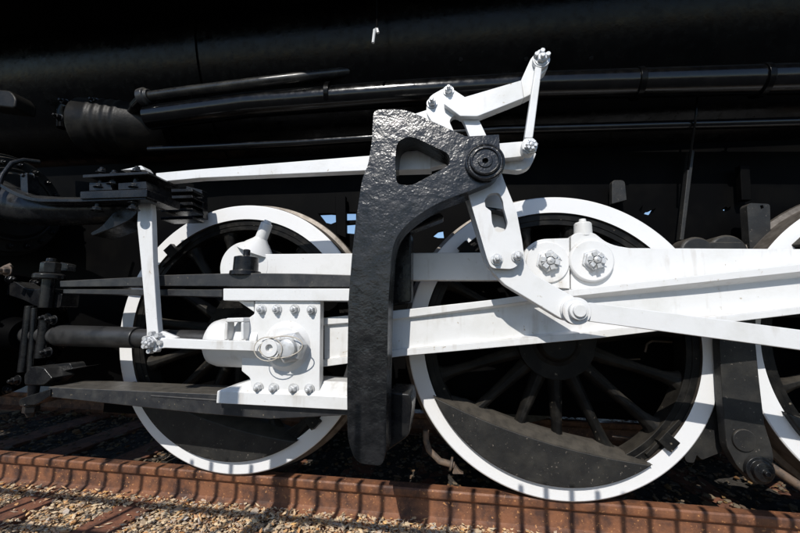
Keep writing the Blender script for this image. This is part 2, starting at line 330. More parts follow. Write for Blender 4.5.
# ---- wheels
XW = [0.0, 1.8273, 3.502]
PIN = (.145, .385)
def make_wheel():
    A = (0, 1, 0)
    b = MB()
    b.ring((0, 0, 0), A, .7035, .640, .018, .118)
    b.ring((0, 0, 0), A, .7030, .668, .0135, .020)
    b.lathe((0, 0, 0), A, [(-.045, 0), (-.045, .085), (-.03, .10), (-.01, .105), (0, .15), (.02, .175), (.14, .18), (.16, .1), (.16, 0)], 48)
    nsp = 15
    for k in range(nsp):
        a = 2 * pi * (k + .28) / nsp; d = Vector((cos(a), 0, sin(a)))
        path = []; rr = []
        for t, hw, hy in ((.15, .046, .05), (.28, .036, .044), (.45, .027, .036), (.57, .030, .036), (.62, .042, .042), (.66, .070, .05)):
            path.append((d * t, hw, hy))
        n = 10; rings = []
        s_ = Vector((-d.z, 0, d.x))
        for c, hw, hy in path:
            rings.append([b.bm.verts.new(c + Vector((0, .075, 0)) + s_ * hw * cos(2 * pi * i / n) + Vector((0, 1, 0)) * hy * sin(2 * pi * i / n)) for i in range(n)])
        for p, q in zip(rings, rings[1:]):
            for i in range(n): j = (i + 1) % n; b.bm.faces.new((p[i], p[j], q[j], q[i]))
    # crank web between hub and pin
    pv = Vector((PIN[0], 0, PIN[1])); dn = pv.normalized(); sd_ = Vector((-dn.z, 0, dn.x))
    lp = []
    for i in range(13):
        a = pi * i / 12; lp.append(pv + (sd_ * cos(a) + dn * sin(a)) * .135)
    for i in range(13):
        a = pi * i / 12; lp.append(-(sd_ * cos(a) + dn * sin(a)) * .20)
    b.poly([[(v.x, v.z) for v in lp]], -.005, .11)
    for ad in (317, 133):      # rim lugs
        a = R(ad); d = Vector((cos(a), 0, sin(a)))
        b.bar(d * .655 + Vector((0, .0, 0)), d * .725 + Vector((0, -.012, 0)), .05, .065)
        t_ = Vector((-d.z, 0, d.x))
        b.bar(d * .675 - t_ * .12 + Vector((0, .012, 0)), d * .675 + t_ * .12 + Vector((0, .012, 0)), .03, .02)
    w_ = part(b, 'driving_wheel', WHEELC, LOCO, .004)
    t = MB()
    prof = [(.0, .7055), (.0, .788), (.004, .794), (.010, .7975), (.112, .803), (.120, .828), (.135, .832), (.143, .826), (.145, .7055)]
    n = 180; rings = []
    for y, r in prof: rings.append([t.bm.verts.new((cos(2 * pi * i / n) * r, y, sin(2 * pi * i / n) * r)) for i in range(n)])
    for k in range(len(rings)):
        p, q = rings[k], rings[(k + 1) % len(rings)]
        for i in range(n): j = (i + 1) % n; t.bm.faces.new((p[i], p[j], q[j], q[i]))
    ty = part(t, 'tyre', WHITE2, w_, 0, ang=28); ty.data.materials.append(TREAD)
    for f in ty.data.polygons:
        if f.center.y > .006: f.material_index = 1
    ty['label'] = 'white painted tyre with a bare steel tread'
    c = MB(); a0, a1, rr_ = R(205), R(306), .716
    arc = [(rr_ * cos(a0 + (a1 - a0) * i / 40), rr_ * sin(a0 + (a1 - a0) * i / 40)) for i in range(41)]
    pA, pB = Vector(arc[-1]), Vector(arc[0]); mid = (pA + pB) / 2; nn = mid.normalized()
    up_ = []
    for i in range(1, 20):
        t_ = i / 20; q = pA.lerp(pB, t_); bow = .05 * 4 * t_ * (1 - t_); up_.append(tuple(q + nn * bow))
    e0 = Vector(arc[0]); 
    c.poly([arc + up_], -.032, .060)
    # the top face slopes up and back to meet the spokes
    k = 24; A = []; B_ = []
    for i in range(k + 1):
        t_ = i / k; q = pA.lerp(pB, t_) + nn * .05 * 4 * t_ * (1 - t_); sc_ = min(1, 6 * t_, 6 * (1 - t_)); q2 = q - nn * .038 * sc_
        A.append((q.x, q.y)); B_.append((q2.x, q2.y))
    va = [c.bm.verts.new((x, -.0315, z)) for x, z in A]; vb = [c.bm.verts.new((x, .045, z)) for x, z in B_]
    vc = [c.bm.verts.new((x, .12, z)) for x, z in B_]; vd = [c.bm.verts.new((x + nn.x * .08, .12, z + nn.y * .08)) for x, z in A]
    for r0, r1 in ((va, vb), (vb, vc), (vc, vd)):
        for i in range(k): c.bm.faces.new((r0[i], r0[i + 1], r1[i + 1], r1[i]))
    cw = part(c, 'counterweight', DULL, w_, .008, 3)
    return w_
def dup_part(root, loc):
    r = root.copy(); COL.objects.link(r); r.parent = root.parent; r.matrix_parent_inverse = root.matrix_parent_inverse; r.location = loc
    for ch in list(root.children):
        c = ch.copy(); COL.objects.link(c); c.parent = r; c.matrix_parent_inverse = ch.matrix_parent_inverse
    return r
wheel = make_wheel(); wheel.location = (XW[0], 0, 0)
wheel['label'] = 'front driving wheel behind the crosshead'
w2 = dup_part(wheel, (XW[1], 0, 0)); w2['label'] = 'middle driving wheel, fully in view'
w3 = dup_part(wheel, (XW[2], 0, 0)); w3['label'] = 'driving wheel cut off by the right edge'
for i_, x in enumerate(XW):
    fw = dup_part(wheel, (x, 1.56, 0)); fw.rotation_euler = (0, 0, pi); fw['label'] = 'driving wheel on the far side, in darkness'
    for ch in fw.children: pass
for x in XW:
    b = MB(); b.lathe((x, .16, 0), (0, 1, 0), [(0, .10), (1.2, .10)], 24); part(b, 'axle', DARK, LOCO, 0)

# ---- nuts and bolts (axis towards the viewer)
def hexbolt(b, c, r, h, ax=(0, -1, 0), washer=True, stud=True, ph=None):
    c = Vector(c); ax = Vector(ax).normalized(); ph = random.uniform(0, 1) if ph is None else ph
    if washer: b.lathe(c, ax, [(0, r * 1.35), (h * .18, r * 1.35)], 20)
    b.lathe(c, ax, [(h * .15, r), (h * .8, r), (h, r * .8)], 6, ph)
    if stud: b.lathe(c, ax, [(h * .9, r * .5), (h * 1.45, r * .5), (h * 1.6, r * .35)], 12)
def castle(b, c, r, h):
    c = Vector(c); ax = Vector((0, -1, 0))
    b.lathe(c, ax, [(0, r * 1.25), (h * .22, r * 1.2), (h * .24, r * 1.02), (h * .65, r * 1.0), (h * .70, r * .8)], 6, .3)
    for k in range(6):
        a = k * pi / 3 + .3 + pi / 6
        q = c + Vector((cos(a) * r * .62, -h * .66, sin(a) * r * .62)); d_ = Vector((cos(a), 0, sin(a)))
        b.bar(q - d_ * r * .2, q + d_ * r * .2, h * .62, r * .44)
    b.tube([c + Vector((-r * .8, -h * .85, -r * .25)), c + Vector((r * .85, -h * .85, r * .2)), c + Vector((r * 1.05, -h * .7, r * .02))], r * .06, 6)
    b.lathe(c, ax, [(h * .6, r * .36), (h * .98, r * .34), (h * 1.05, r * .22)], 16)
    b.lathe(c, ax, [(h * 1.08, r * .10), (h * 1.14, r * .08)], 8)

# ---- side rods
def rodbar(b, x0, x1, z0, z1, Y0, Y1): b.box((x0, Y0, z0), (x1, Y1, z1))
b = MB()
KX = P(548, 262, -.19).x; KZ = P(548, 262, -.19).z        # knuckle pin ahead of the middle wheel
PX2 = P(592, 261, -.19)
b.poly([[(.10, .312), (KX - .02, .312), (KX - .02, .457), (.10, .457)]], -.163, -.085)
b.lathe((PIN[0] - .03, -.07, .385), (0, -1, 0), [(0, .145), (.095, .145)], 48)
sr = part(b, 'side_rod', WHITE, label='front side rod with a rounded eye over the first wheel')
b = MB(); b.px([(523.5, 262, 4), (524.5, 249, 9), (538, 239, 9), (569.5, 238), (570, 289), (556, 288, 6), (530, 283, 9)], -.175, .085, r=0); part(b, 'rod_eye', WHITE, sr)
b = MB(); o_ = Vector((PIN[0] + .02, -.12, .50)); ax = Vector((.38, -.05, 1)).normalized()
b.lathe(o_, ax, [(-.03, .11), (.02, .07), (.045, .045), (.06, .034), (.15, .033), (.155, .022), (.17, .02)], 24)
part(b, 'oil_cup', WHITE, sr)
b = MB(); castle(b, P(548, 262, -.178), .052, .05); part(b, 'castle_nut', SILVER, sr, .002)
b = MB(); b.lathe((KX, -.174, KZ), (0, -1, 0), [(0, .105), (.012, .102)], 40); part(b, 'pin_washer', WHITE, sr, .003)
b = MB()
b.px([(571, 290), (571, 236.5, 2), (575, 233, 3), (594, 232.5, 4), (606, 242, 6), (617, 246, 5), (630, 248), (800, 249), (1100, 250), (1100, 290), (800, 286), (640, 285), (620, 290), (600, 293)], -.17, .085)
sr2 = part(b, 'side_rod', WHITE, label='rear side rod running off to the right')
b = MB(); b.lathe(P(590, 261, -.172), (0, -1, 0), [(0, .105), (.02, .105), (.028, .098)], 48); part(b, 'pin_cover', WHITE, sr2, .003)
b = MB(); castle(b, P(593.5, 261, -.198), .047, .05); part(b, 'castle_nut', SILVER, sr2, .002)
b = MB(); q = P(583, 233, -.13); b.lathe((q.x, -.13, q.z - .02), (0, 0, 1), [(0, .044), (.065, .042), (.072, .036), (.078, .018), (.092, .016)], 24); part(b, 'oil_cup', WHITE, sr2, .002)
b = MB(); hexbolt(b, P(541, 290, -.16), .018, .02); b.lathe(P(560, 291, -.15), (1, 0, 0), [(-.05, .012), (.05, .012)], 10); part(b, 'set_screw', WHITE, sr2, .002)
for x in (XW[0] + PIN[0], XW[1] + PIN[0], XW[2] + PIN[0]):
    b = MB(); b.lathe((x, 0, PIN[1]), (0, -1, 0), [(-.02, .075), (.10, .07)], 24); part(b, 'crank_pin', STEEL)

# ---- main rod (fluted)
top = [(322, 318), (400, 310), (490, 300), (530, 294.5), (600, 286.5), (800, 264), (1050, 236)]
topi = [(322, 325), (400, 318.5), (490, 306.5), (530, 301), (600, 293.5), (800, 272), (1050, 246)]
bot = [(322, 367), (403, 356), (600, 338), (800, 314), (1050, 290)]
boti = [(322, 360), (403, 349), (600, 331), (800, 307), (1050, 282)]
b = MB()
b.px(top + topi[::-1], -.30, .115); b.px(boti + bot[::-1], -.30, .115)
def rodslope(front, sgn, b):
    n = 24; A = []; B_ = []; Cc = []
    def at(L, x):
        for (xa, ya), (xb_, yb_) in zip(L, L[1:]):
            if xa <= x <= xb_: return ya + (yb_ - ya) * (x - xa) / (xb_ - xa)
    for i in range(n + 1):
        x = 323 + (1049 - 323) * i / n; k = min(max((x - 380) / 320, 0), 1)
        off = (.8 + 4.6 * k) * sgn; dp = .020 + .035 * k; y = at(front, x)
        A.append(b.bm.verts.new(P(x, y, -.2995))); q = P(x, y + off, -.2995); B_.append(b.bm.verts.new((q.x, -.2995 + dp, q.z)))
    for i in range(n): b.bm.faces.new((A[i], A[i + 1], B_[i + 1], B_[i]))
    return B_
T_ = rodslope(topi, 1, b); L_ = rodslope(boti, -.6, b)
for i in range(len(T_) - 1): b.bm.faces.new((T_[i], T_[i + 1], L_[i + 1], L_[i]))
mr = part(b, 'main_rod', WHITE, label='long white fluted main rod rising to the right', bevel=.003)

# ---- crosshead
XC = P(285, 347, -.36)
b = MB()
b.px([(255, 300.5), (320.5, 300.5), (319.5, 394), (251, 394), (250, 378, 2), (241.5, 371, 1), (241.5, 359, 0), (244, 340), (245, 320.5, 1), (254, 314)], -.375, .05)
CH = part(b, 'crosshead', WHITE, label='white crosshead between the two guide bars')
b = MB(); b.px([(223, 288.5), (352, 288.5), (352, 301), (223, 300.5)], -.395, .20)
b.px([(238, 301), (254, 301), (254, 312)], -.36, .12); part(b, 'upper_slipper', WHITE, CH)
b = MB()
f0 = [P(217, 392, -.395), P(217, 403.5, -.395), P(352, 410, -.395), P(352, 396.5, -.395)]
X0, Xr = f0[0].x, f0[2].x; zt, zb, zt2, zb2 = f0[0].z, f0[1].z, f0[3].z, f0[2].z
zb = (zb + zb2) / 2; zt = (zt + zt2) / 2
Xm = P(250, 392, -.395).x
v = []
bmv = b.bm.verts.new
F = [bmv((X0, -.395, zb)), bmv((Xr, -.395, zb)), bmv((Xr, -.395, zt)), bmv((X0, -.395, zt))]
K = [bmv((X0, -.18, zb)), bmv((Xr, -.18, zb)), bmv((Xr, -.18, zt + .05)), bmv((Xm - .02, -.18, zt + .055))]
M_ = [bmv((Xr, -.33, zt + .055)), bmv((Xm, -.33, zt + .055)), bmv((X0 + .01, -.18, zt + .01))]
b.bm.faces.new(F); b.bm.faces.new((F[0], F[1], K[1], K[0]))
b.bm.faces.new((F[1], F[2], M_[0], K[2], K[1])); b.bm.faces.new((F[2], F[3], M_[1], M_[0]))
b.bm.faces.new((M_[0], M_[1], K[3], K[2])); b.bm.faces.new((F[3], M_[2], K[3], M_[1]))
b.bm.faces.new((F[3], F[0], K[0], M_[2])); b.bm.faces.new((K[0], K[1], K[2], K[3], M_[2]))
part(b, 'lower_slipper', WHITE, CH, .003)
RUSTL = mat('rust_line', (.36, .17, .07), .8, col2=(.6, .5, .4), cscale=30, cw=(.4, .6))
b = MB(); b.tube([P(252, 393, -.379), P(300, 394.6, -.379), P(319, 395, -.379)], .0035, 6); part(b, 'rust_seam', RUSTL, CH, 0)
for i, (x, y) in enumerate([(261.7, 309.3), (277.2, 309.3), (294.8, 309.3), (311.7, 310), (258.7, 387.2), (274, 387.8), (293.7, 388.3), (309.6, 388.8)]):
    b = MB(); hexbolt(b, P(x, y, -.376), .0185, .026); part(b, 'bolt', SILVER, CH, .0015)
q0 = P(214, 342, -.27); q1 = P(246, 342, -.27)
b = MB(); b.lathe((q0.x, -.27, q0.z), (1, 0, 0), [(0, .060), (0.0, .095), (.015, .112), (.05, .122), (.30, .122)], 40)
part(b, 'piston_boss', WHITE, CH)
b = MB(); b.px([(225.5, 318, 2), (243.5, 317.5, 2), (243.5, 322), (225, 322.5)], -.43, .18)
b.px([(224.5, 322, 0), (227.5, 322), (227, 340), (223.5, 340)], -.43, .06)
b.px([(240.5, 322, 0), (243.5, 322), (243.5, 340), (240.5, 340)], -.43, .06); part(b, 'key_block', WHITE, CH, .006)
b = MB(); c0 = P(287, 346, -.37)
b.lathe((c0.x, -.37, c0.z), (0, -1, 0), [(0, .125), (.022, .10), (.035, .092)], 36)
b.px([(276, 331, 3), (287, 325, 3), (290, 331, 2), (296, 336), (270, 340)], -.40, .03)
part(b, 'wrist_pin_boss', WHITE, CH, .003)
b = MB(); c1 = P(293, 347, -.40); b.lathe(c1, (0, -1, 0), [(0, .075), (.04, .073), (.052, .058)], 6, .2); b.lathe(c1, (0, -1, 0), [(.045, .045), (.075, .042), (.08, .03)], 20)
part(b, 'wrist_pin_nut', SILVER, CH, .003)
b = MB(); c2 = P(270, 348, -.47); b.lathe((c2.x, -.38, c2.z), (0, -1, 0), [(0, .045), (.06, .045)], 24)
b.ring((c2.x, 0, c2.z), (0, -1, 0), .052, .018, .44, .472, 8); b.ring((c2.x, 0, c2.z), (0, -1, 0), .040, .017, .472, .48, 24)
b.lathe((c2.x, -.455, c2.z), (0, -1, 0), [(0, .019), (.004, .017)], 16)
part(b, 'union_pin', WHITE, CH, .002)
b = MB(); lp = []
for i in range(33):
    a = 2 * pi * i / 32; q = P(281 + 21.5 * cos(a) - 2 * sin(a), 347 - 10.5 * sin(a) - 3 * cos(a), -.475); lp.append(q)
b.tube(lp, .0028, 6, False); lp = []
for i in range(25):
    a = 2 * pi * i / 24; lp.append(P(268 + 14 * cos(a), 349 - 12 * sin(a), -.485))
b.tube(lp, .0022, 6, False)
part(b, 'locking_wire', mat('locking_wire', (.55, .50, .42), .5, metal=.2), CH, 0)

# ---- piston rod
b = MB(); zc = q0.z + .012; b.lathe((P(60, 339, -.27).x - .35, -.27, zc), (1, 0, 0), [(0, .047), (q0.x - P(60, 339, -.27).x + .36, .047)], 32)
b.lathe((P(57, 339, -.27).x, -.27, zc), (1, 0, 0), [(0, .05), (.012, .058), (.50, .056), (.505, .05)], 32)
part(b, 'piston_rod', STEEL, label='dark grey piston rod sliding into the cylinder')

# ---- guide bars
b = MB()
b.px([(59.5, 281, 1), (138, 277), (165, 275), (240, 273), (300, 273.5), (353, 275), (353, 287), (163, 286), (60, 287)], -.36, .17)
b.px([(63, 289), (222, 289.5), (222, 297), (63, 293.5)], -.345, .14)
gb = part(b, 'guide_bar', GUIDE, label='upper black guide bar above the crosshead')
b = MB(); q = P(246.5, 274, -.30)
b.lathe((q.x, -.31, q.z - .01), (0, 0, 1), [(0, .078), (.022, .076), (.026, .062), (.095, .060), (.10, .045), (.105, .018), (.13, .016)], 28)
hexbolt(b, (q.x, -.31, q.z + .11), .018, .018, (0, 0, 1), False, False)
part(b, 'oil_cup', BLACK, gb, .003)
b = MB()
b.px([(48, 387), (200, 393.5), (353, 399), (353, 415), (270, 419), (200, 413.5), (140, 407), (49, 397)], -.36, .20)
b.px([(150, 395), (352, 409), (352, 411), (150, 397)], -.363, .01)
gb2 = part(b, 'guide_bar', GUIDE, label='lower black guide bar below the crosshead')

# ---- motion bracket: the tall rough black casting
out = [(373.5, 110, 6), (405, 109, 14), (427, 119, 10), (466, 136.5, 2), (499, 134.5, 1), (500, 150, 1), (502.5, 165, 8), (496, 180, 9), (469, 191, 6), (437, 203, 18), (411, 220, 16), (397, 235, 12), (391.5, 252, 14), (388.5, 300, 0), (386.5, 390, 0), (386, 452, 6), (382, 466, 6), (356, 463, 9), (347.5, 440, 12), (347, 390, 0), (348.5, 300, 8), (352, 255, 6), (356, 220, 6), (362, 180, 6), (368.5, 163, 4), (372, 140, 4)]
win = [(411, 135.5, 8), (397, 141, 7), (395, 160, 0), (396.5, 184, 5), (411, 186, 6), (450, 165, 6), (449.5, 154, 6)]
b = MB(); b.px(out, -.56, .13, holes=[win])
MBK = part(b, 'motion_bracket', CAST, bevel=.016, seg=4, label='tall rough cast black bracket with a triangular window')
q = P(485, 162, -.575)
b = MB(); b.lathe((q.x, -.555, q.z), (0, -1, 0), [(0, .083), (.024, .081), (.028, .074), (.024, .070), (.024, .063), (.036, .060), (.038, .054), (.030, .052), (.030, .030), (.034, .028), (.034, .012), (.004, .0105), (.004, 0)], 48)
part(b, 'bearing_cap', CAST, MBK, .001)
b = MB()
b.px([(386, 236), (411, 232, 3), (411, 302, 2), (386, 306)], -.30, .13)
b.px([(388, 392, 3), (410, 394, 2), (412, 404, 2), (409, 436, 4), (402, 441, 3), (386, 452)], -.36, .22)
b.px([(352, 268), (388, 268), (386, 430), (350, 430)], -.44, .09)
b.px([(409, 232), (444, 218), (441, 212, 3), (405, 224, 3)], -.36, .08)
part(b, 'guide_yoke', BLACK, label='black yoke plates behind the bracket', bevel=.008)

# ---- expansion link, foot arm
b = MB()
lo = [(462, 180), (468.5, 195), (487, 258, 3), (491, 268, 5), (514, 269, 6), (524.5, 258, 5), (522, 240, 0), (516.5, 211), (505, 183), (497, 160), (486.5, 136), (477.5, 117, 1), (466, 98), (448, 86, 7), (428, 97, 8), (426, 112, 4), (440, 135)]
slot = [(484.5, 200, 2), (489, 193.5, 3), (499, 192.5, 3), (503, 201, 2), (504, 209, 1), (508, 223, 3), (505.5, 231, 4), (496.5, 233, 4), (492, 223, 2), (491, 211, 1), (485.5, 207, 1)]
slot2 = [(449, 121, 3), (453, 115.5, 3), (461, 117, 3), (465, 124), (470, 137), (461, 140), (455, 134)]
b.px(lo, -.50, .032, holes=[slot, slot2])
b.px([(465, 197), (484, 261, 3), (489, 270, 4), (512, 270, 5), (523, 259), (503, 180), (462, 176)], -.40, .032)
LK = part(b, 'expansion_link', WHITE, label='white curved expansion link with a keyhole slot')
b = MB()
b.px([(487.5, 254, 2), (503, 250, 4), (523, 247, 2), (525.5, 262, 3), (534, 274, 4), (578, 299, 5), (589, 311, 6), (577, 323, 7), (562, 319.5, 5), (505, 285, 3), (492, 272, 4)], -.462, .055)
part(b, 'link_foot', WHITE, LK, .005)
b = MB(); b.px([(477.5, 205), (493, 262), (503, 256), (519, 253), (508, 214)], -.466, .064, holes=[[(x * .97 + 14.9, y) for x, y in [(490, 211), (492, 223), (497, 234), (506, 232), (508, 222), (504, 209)]]])
part(b, 'die_block', BLACK, LK, .003)
for x, y in ((496.7, 259.5), (517.3, 256.8), (432, 103.5), (448.5, 91)):
    b = MB(); hexbolt(b, P(x, y, -.502), .0185, .024); part(b, 'bolt', SILVER, LK, .0015)
b = MB(); q = P(574, 311, -.463); b.lathe((q.x, -.462, q.z), (0, -1, 0), [(0, .056), (.012, .056), (.013, .049), (.024, .049), (.025, .056), (.036, .055)], 36)
b.lathe((q.x, -.495, q.z), (0, -1, 0), [(0, .036), (.028, .036), (.030, .026), (.040, .024)], 24); part(b, 'pin', WHITE, LK, .002)
b = MB(); b.px([(579, 304, 5), (590, 302.5), (760, 324.5), (900, 343), (900, 364), (760, 344.5), (590, 321.5), (579, 319, 5)], -.478, .032)
part(b, 'eccentric_rod', WHITE, label='thin white rod running down to the right from the link pin', bevel=.003)

# ---- radius rod
b = MB(); b.px([(155.5, 173), (200, 169), (368, 155.6), (432, 151), (448, 155, 3), (449, 163, 3), (432, 167.5), (395, 169), (368, 170.5), (200, 178), (157, 182)], -.405, .05)
b.px([(396, 151.5), (431, 149.5), (431, 169), (396, 170)], -.415, .07)
part(b, 'radius_rod', WHITE, label='thin white rod crossing behind the black bracket')

# ---- lifting arm and lifting link
b = MB()
b.px([(442, 103, 4), (459, 98.5), (521.5, 80, 0), (524, 98, 0), (477.5, 116.5, 2), (460, 116)], -.53, .05)
b.px([(521, 80), (531, 58, 3), (539, 50, 3), (547, 55, 4), (548.5, 68, 4), (541, 75, 2), (534, 93), (524, 98)], -.515, .05)
b.px([(404, 117), (432, 108), (440, 124), (420, 128)], -.44, .03)
LA = part(b, 'lifting_arm', WHITE, label='white forked arm above the bracket')
b = MB(); c = P(541, 61, -.53)
b.lathe((c.x, -.52, c.z), (0, -1, 0), [(0, .036), (.02, .036)], 20)
hexbolt(b, (c.x, -.54, c.z), .022, .02)
for a in (0.4, 1.5, 2.6): b.lathe((c.x + .026 * cos(a), -.54, c.z + .030 * sin(a)), (0, -1, 0), [(0, .012), (.02, .010)], 8)
b.lathe((c.x, -.52, c.z + .035), (0, -1, 0), [(0, .022), (.014, .018)], 10)
part(b, 'pin_nut', SILVER, LA, .0015)
b = MB()
b.px([(535.5, 66), (542, 68), (533, 138, 2), (524.5, 138, 2)], -.552, .03)
b.px([(524, 138, 5), (534, 137, 5), (539, 146, 5), (533, 155, 5), (524, 154, 5), (521, 146, 4)], -.55, .04)
LL = part(b, 'lifting_link', WHITE, label='thin upright white link hanging from the arm')
b = MB(); c = P(530, 147, -.552); castle(b, c, .026, .03); part(b, 'pin_nut', SILVER, LL, .0015)
b = MB()
b.px([(490, 144), (525, 141, 3), (526, 156, 2), (490, 160)], -.51, .05)
b.px([(490, 160), (526, 156), (537, 152, 3), (531, 166, 4), (521, 171, 5), (490, 168)], -.465, .05)
part(b, 'link_trunnion_arm', WHITE)

# ---- combination lever and union link
b = MB(); b.px([(138, 192), (150, 192), (151.5, 214), (153, 262), (157, 322, 3), (158.5, 338, 3), (146, 346, 4), (146.5, 330, 4), (140.5, 261), (137, 225)], -.425, .035)
CL = part(b, 'combination_lever', WHITE, label='white upright lever at the left')
b = MB(); c = P(147, 343, -.50); castle(b, (c.x, -.47, c.z), .028, .04); 
for k in range(7):
    a = k * .9; b.lathe((c.x + .042 * cos(a), -.455, c.z + .042 * sin(a)), (0, -1, 0), [(0, .014), (.025, .011)], 7)
part(b, 'pin_nut', SILVER, CL, .0015)
b = MB()
b.px([(150, 337, 3), (165, 338), (215, 340.5), (250, 341, 2), (262, 343), (262, 352), (250, 351, 2), (215, 350), (165, 348), (150, 350, 4)], -.465, .03)
b.px([(153, 337), (162, 331), (178, 337.5), (165, 339)], -.44, .02)
part(b, 'union_link', WHITE, label='thin white horizontal link from the lever to the crosshead')

# ---- valve crosshead guide and casting at left
b = MB()
arm = [(-60, 178, .12), (-25, 190, .118), (0, 200, .11), (18, 207, .095), (34, 210.5, .085), (66, 211.5, .078), (100, 211, .074), (118, 209.5, .062), (130, 208, .045), (137, 207.5, .022)]
b.tube([P(x, y, -.37) for x, y, r_ in arm], [r_ for x, y, r_ in arm], 28)
b.px([(137, 206, 2), (137, 213, 2), (130, 220, 3), (118, 226, 8), (92, 236, 3), (90, 233, 3), (101, 227, 6), (112, 214), (122, 207)], -.43, .12)
vb = part(b, 'valve_guide_casting', BLACK, bevel=.006, seg=3, label='swept black casting at the left')
b = MB()
b.px([(0, 183.5), (16, 192.5, 8), (34, 198.5, 10), (79, 199), (146, 196.8), (146, 199.5), (79, 202), (34, 202, 10), (14, 196, 8), (0, 187)], -.52, .07)
b.px([(80, 191.5), (147, 189), (146.5, 197), (80, 199)], -.53, .22)
b.px([(89, 182.5), (110, 182), (112, 190), (89, 191)], -.50, .16)
b.px([(118, 183), (146, 181), (147, 189), (118, 190)], -.50, .16)
b.px([(82.5, 174.7), (148, 171.3, 2), (149, 174), (82.5, 178)], -.53, .20)
b.px([(146, 174), (157, 178), (158, 196), (152, 206), (146, 204)], -.40, .10)
part(b, 'valve_guide', BLACK, bevel=.003)
for x, y0, y1 in ((100, 168, 189), (135, 167, 189), (97, 198, 212), (133, 198, 211), (113, 171, 186)):
    b = MB(); a_ = P(x, y1, -.49); c_ = P(x, y0, -.49)
    b.lathe(a_, (0, 0, 1), [(0, .012), (c_.z - a_.z, .012)], 12); hexbolt(b, (a_.x, a_.y, c_.z - .03), .020, .02, (0, 0, 1)); hexbolt(b, (a_.x, a_.y, a_.z + .005), .022, .02, (0, 0, 1), True, False)
    part(b, 'stud', BLACK, vb, .0015)
b = MB(); b.px([(120, 170), (135, 167), (141, 165, 2), (145, 170)], -.40, .06); part(b, 'valve_stem_key', WHITE, vb, .003)
b = MB()
for y in (189.5, 196, 203, 209, 217): b.px([(160, y), (192, y - 1), (193, y + 2), (161, y + 3)], -.20, .10)
b.px([(186, 186), (202, 190), (203, 218), (188, 218)], -.08, .05)
part(b, 'slotted_bracket', BLACK, bevel=.003)

# valve chamber and cylinder
qv = P(40, 215, -.27)
b = MB(); c = P(22, 206, -.10); VY = -.12
b.lathe((c.x, VY, c.z), (-1, 0, 0), [(-.03, 0), (-.03, .10), (.0, .12), (.0, .20), (.02, .215), (.03, .225), (.04, .305), (.062, .31), (.066, .30), (.074, .30), (.078, .33), (.098, .33), (.102, .29), (1.5, .29), (1.5, 0)], 72)
b.ring((c.x, VY, c.z), (-1, 0, 0), .238, .222, .012, .04, 72)
VC = part(b, 'valve_chamber', DULL, bevel=.004, label='round black valve chamber at the left edge')
for k in range(18):
    a = 2 * pi * k / 18 + .2
    b = MB(); hexbolt(b, (c.x - .036, VY + .27 * cos(a), c.z + .27 * sin(a)), .015, .024, (1, 0, 0)); part(b, 'bolt', BLACK, VC, .0015)
b = MB(); c = P(24, 341, -.27)
b.lathe((c.x - .12, -.27, zc), (-1, 0, 0), [(-.13, .0), (-.13, .085), (-.02, .10), (0, .14), (0, .34), (.05, .36), (.055, .33), (1.6, .33), (1.6, 0)], 56)
CY = part(b, 'cylinder', DARK, bevel=.004, label='large black cylinder in shade at the left edge')
for k in range(16):
    a = 2 * pi * k / 16 + .1
    b = MB(); hexbolt(b, (c.x - .115, -.27 + .315 * cos(a), zc + .315 * sin(a)), .018, .026, (1, 0, 0)); part(b, 'bolt', BLACK, CY, .0015)

# guide bar end brackets (bolts and lugs)
b = MB(); Yb = -.33
def zz(y, x=45, Y=-.33): return P(x, y, Y).z
xb = P(47.5, 290, Yb).x
b.lathe((xb, Yb, zz(308)), (0, 0, 1), [(0, .030), (zz(276) - zz(308), .030)], 16)
b.lathe((xb, Yb, zz(279)), (0, 0, 1), [(0, .07), (.022, .07), (.030, .06)], 24)
b.lathe((xb, Yb, zz(273)), (0, 0, 1), [(0, .045), (.055, .045), (.062, .035)], 6)
b.lathe((xb, Yb, zz(262)), (0, 0, 1), [(0, .024), (.02, .022)], 12)
b.px([(60, 262, 1), (68, 264, 1), (67, 271), (58, 271)], -.26, .05)
b.px([(0, 282), (14, 281, 3), (28, 290, 6), (44, 288, 2), (62, 294), (60, 308, 3), (34, 306, 4), (26, 301, 5), (14, 297), (0, 292)], -.30, .10)
gbk = part(b, 'guide_bar_bracket', BLACK, bevel=.004, label='bolted black lug holding the upper guide bar')
b = MB(); xb2 = P(33, 395, Yb).x
b.lathe((xb2, Yb, zz(417, 30)), (0, 0, 1), [(0, .014), (.02, .022), (zz(366) - zz(417), .026)], 14)
b.lathe((xb2, Yb, zz(412, 30)), (0, 0, 1), [(0, .036), (.036, .036), (.038, .045), (.05, .045)], 6)
b.px([(19, 399, 3), (50, 389), (50, 396), (36, 405, 3), (18, 405, 3)], -.37, .12)
b.px([(24, 374, 3), (34, 366, 3), (44, 368, 2), (52, 378), (44, 385, 3), (24, 385, 3)], -.36, .12)
b.px([(47, 365, 2), (70, 363, 2), (72, 368), (88, 366), (60, 372), (48, 371)], -.28, .08)
part(b, 'guide_bar_bracket', BLACK, bevel=.004, label='bolted black lug holding the lower guide bar')
b = MB()
for (x0, y0, x1, y1, r_) in ((29.5, 306, 22, 372, .020), (34.5, 308, 30, 372, .014), (45, 318, 40, 358, .024)):
    b.tube([P(x0, y0, -.31), P(x1, y1, -.31)], r_, 14)
for x, y in ((48, 318), (54, 320), (49, 352), (18, 380)): hexbolt(b, P(x, y, -.30), .020, .03)
part(b, 'packing_studs', BLACK, bevel=.002)
b = MB(); b.px([(20, 176, 1), (27, 172, 2), (28, 196), (21, 197)], -.38, .06); part(b, 'bracket', BLACK, bevel=.002)
for x, y in ((31, 178),):
    b = MB(); hexbolt(b, P(x, y, -.34), .022, .03); part(b, 'bolt', BLACK, bevel=.002)
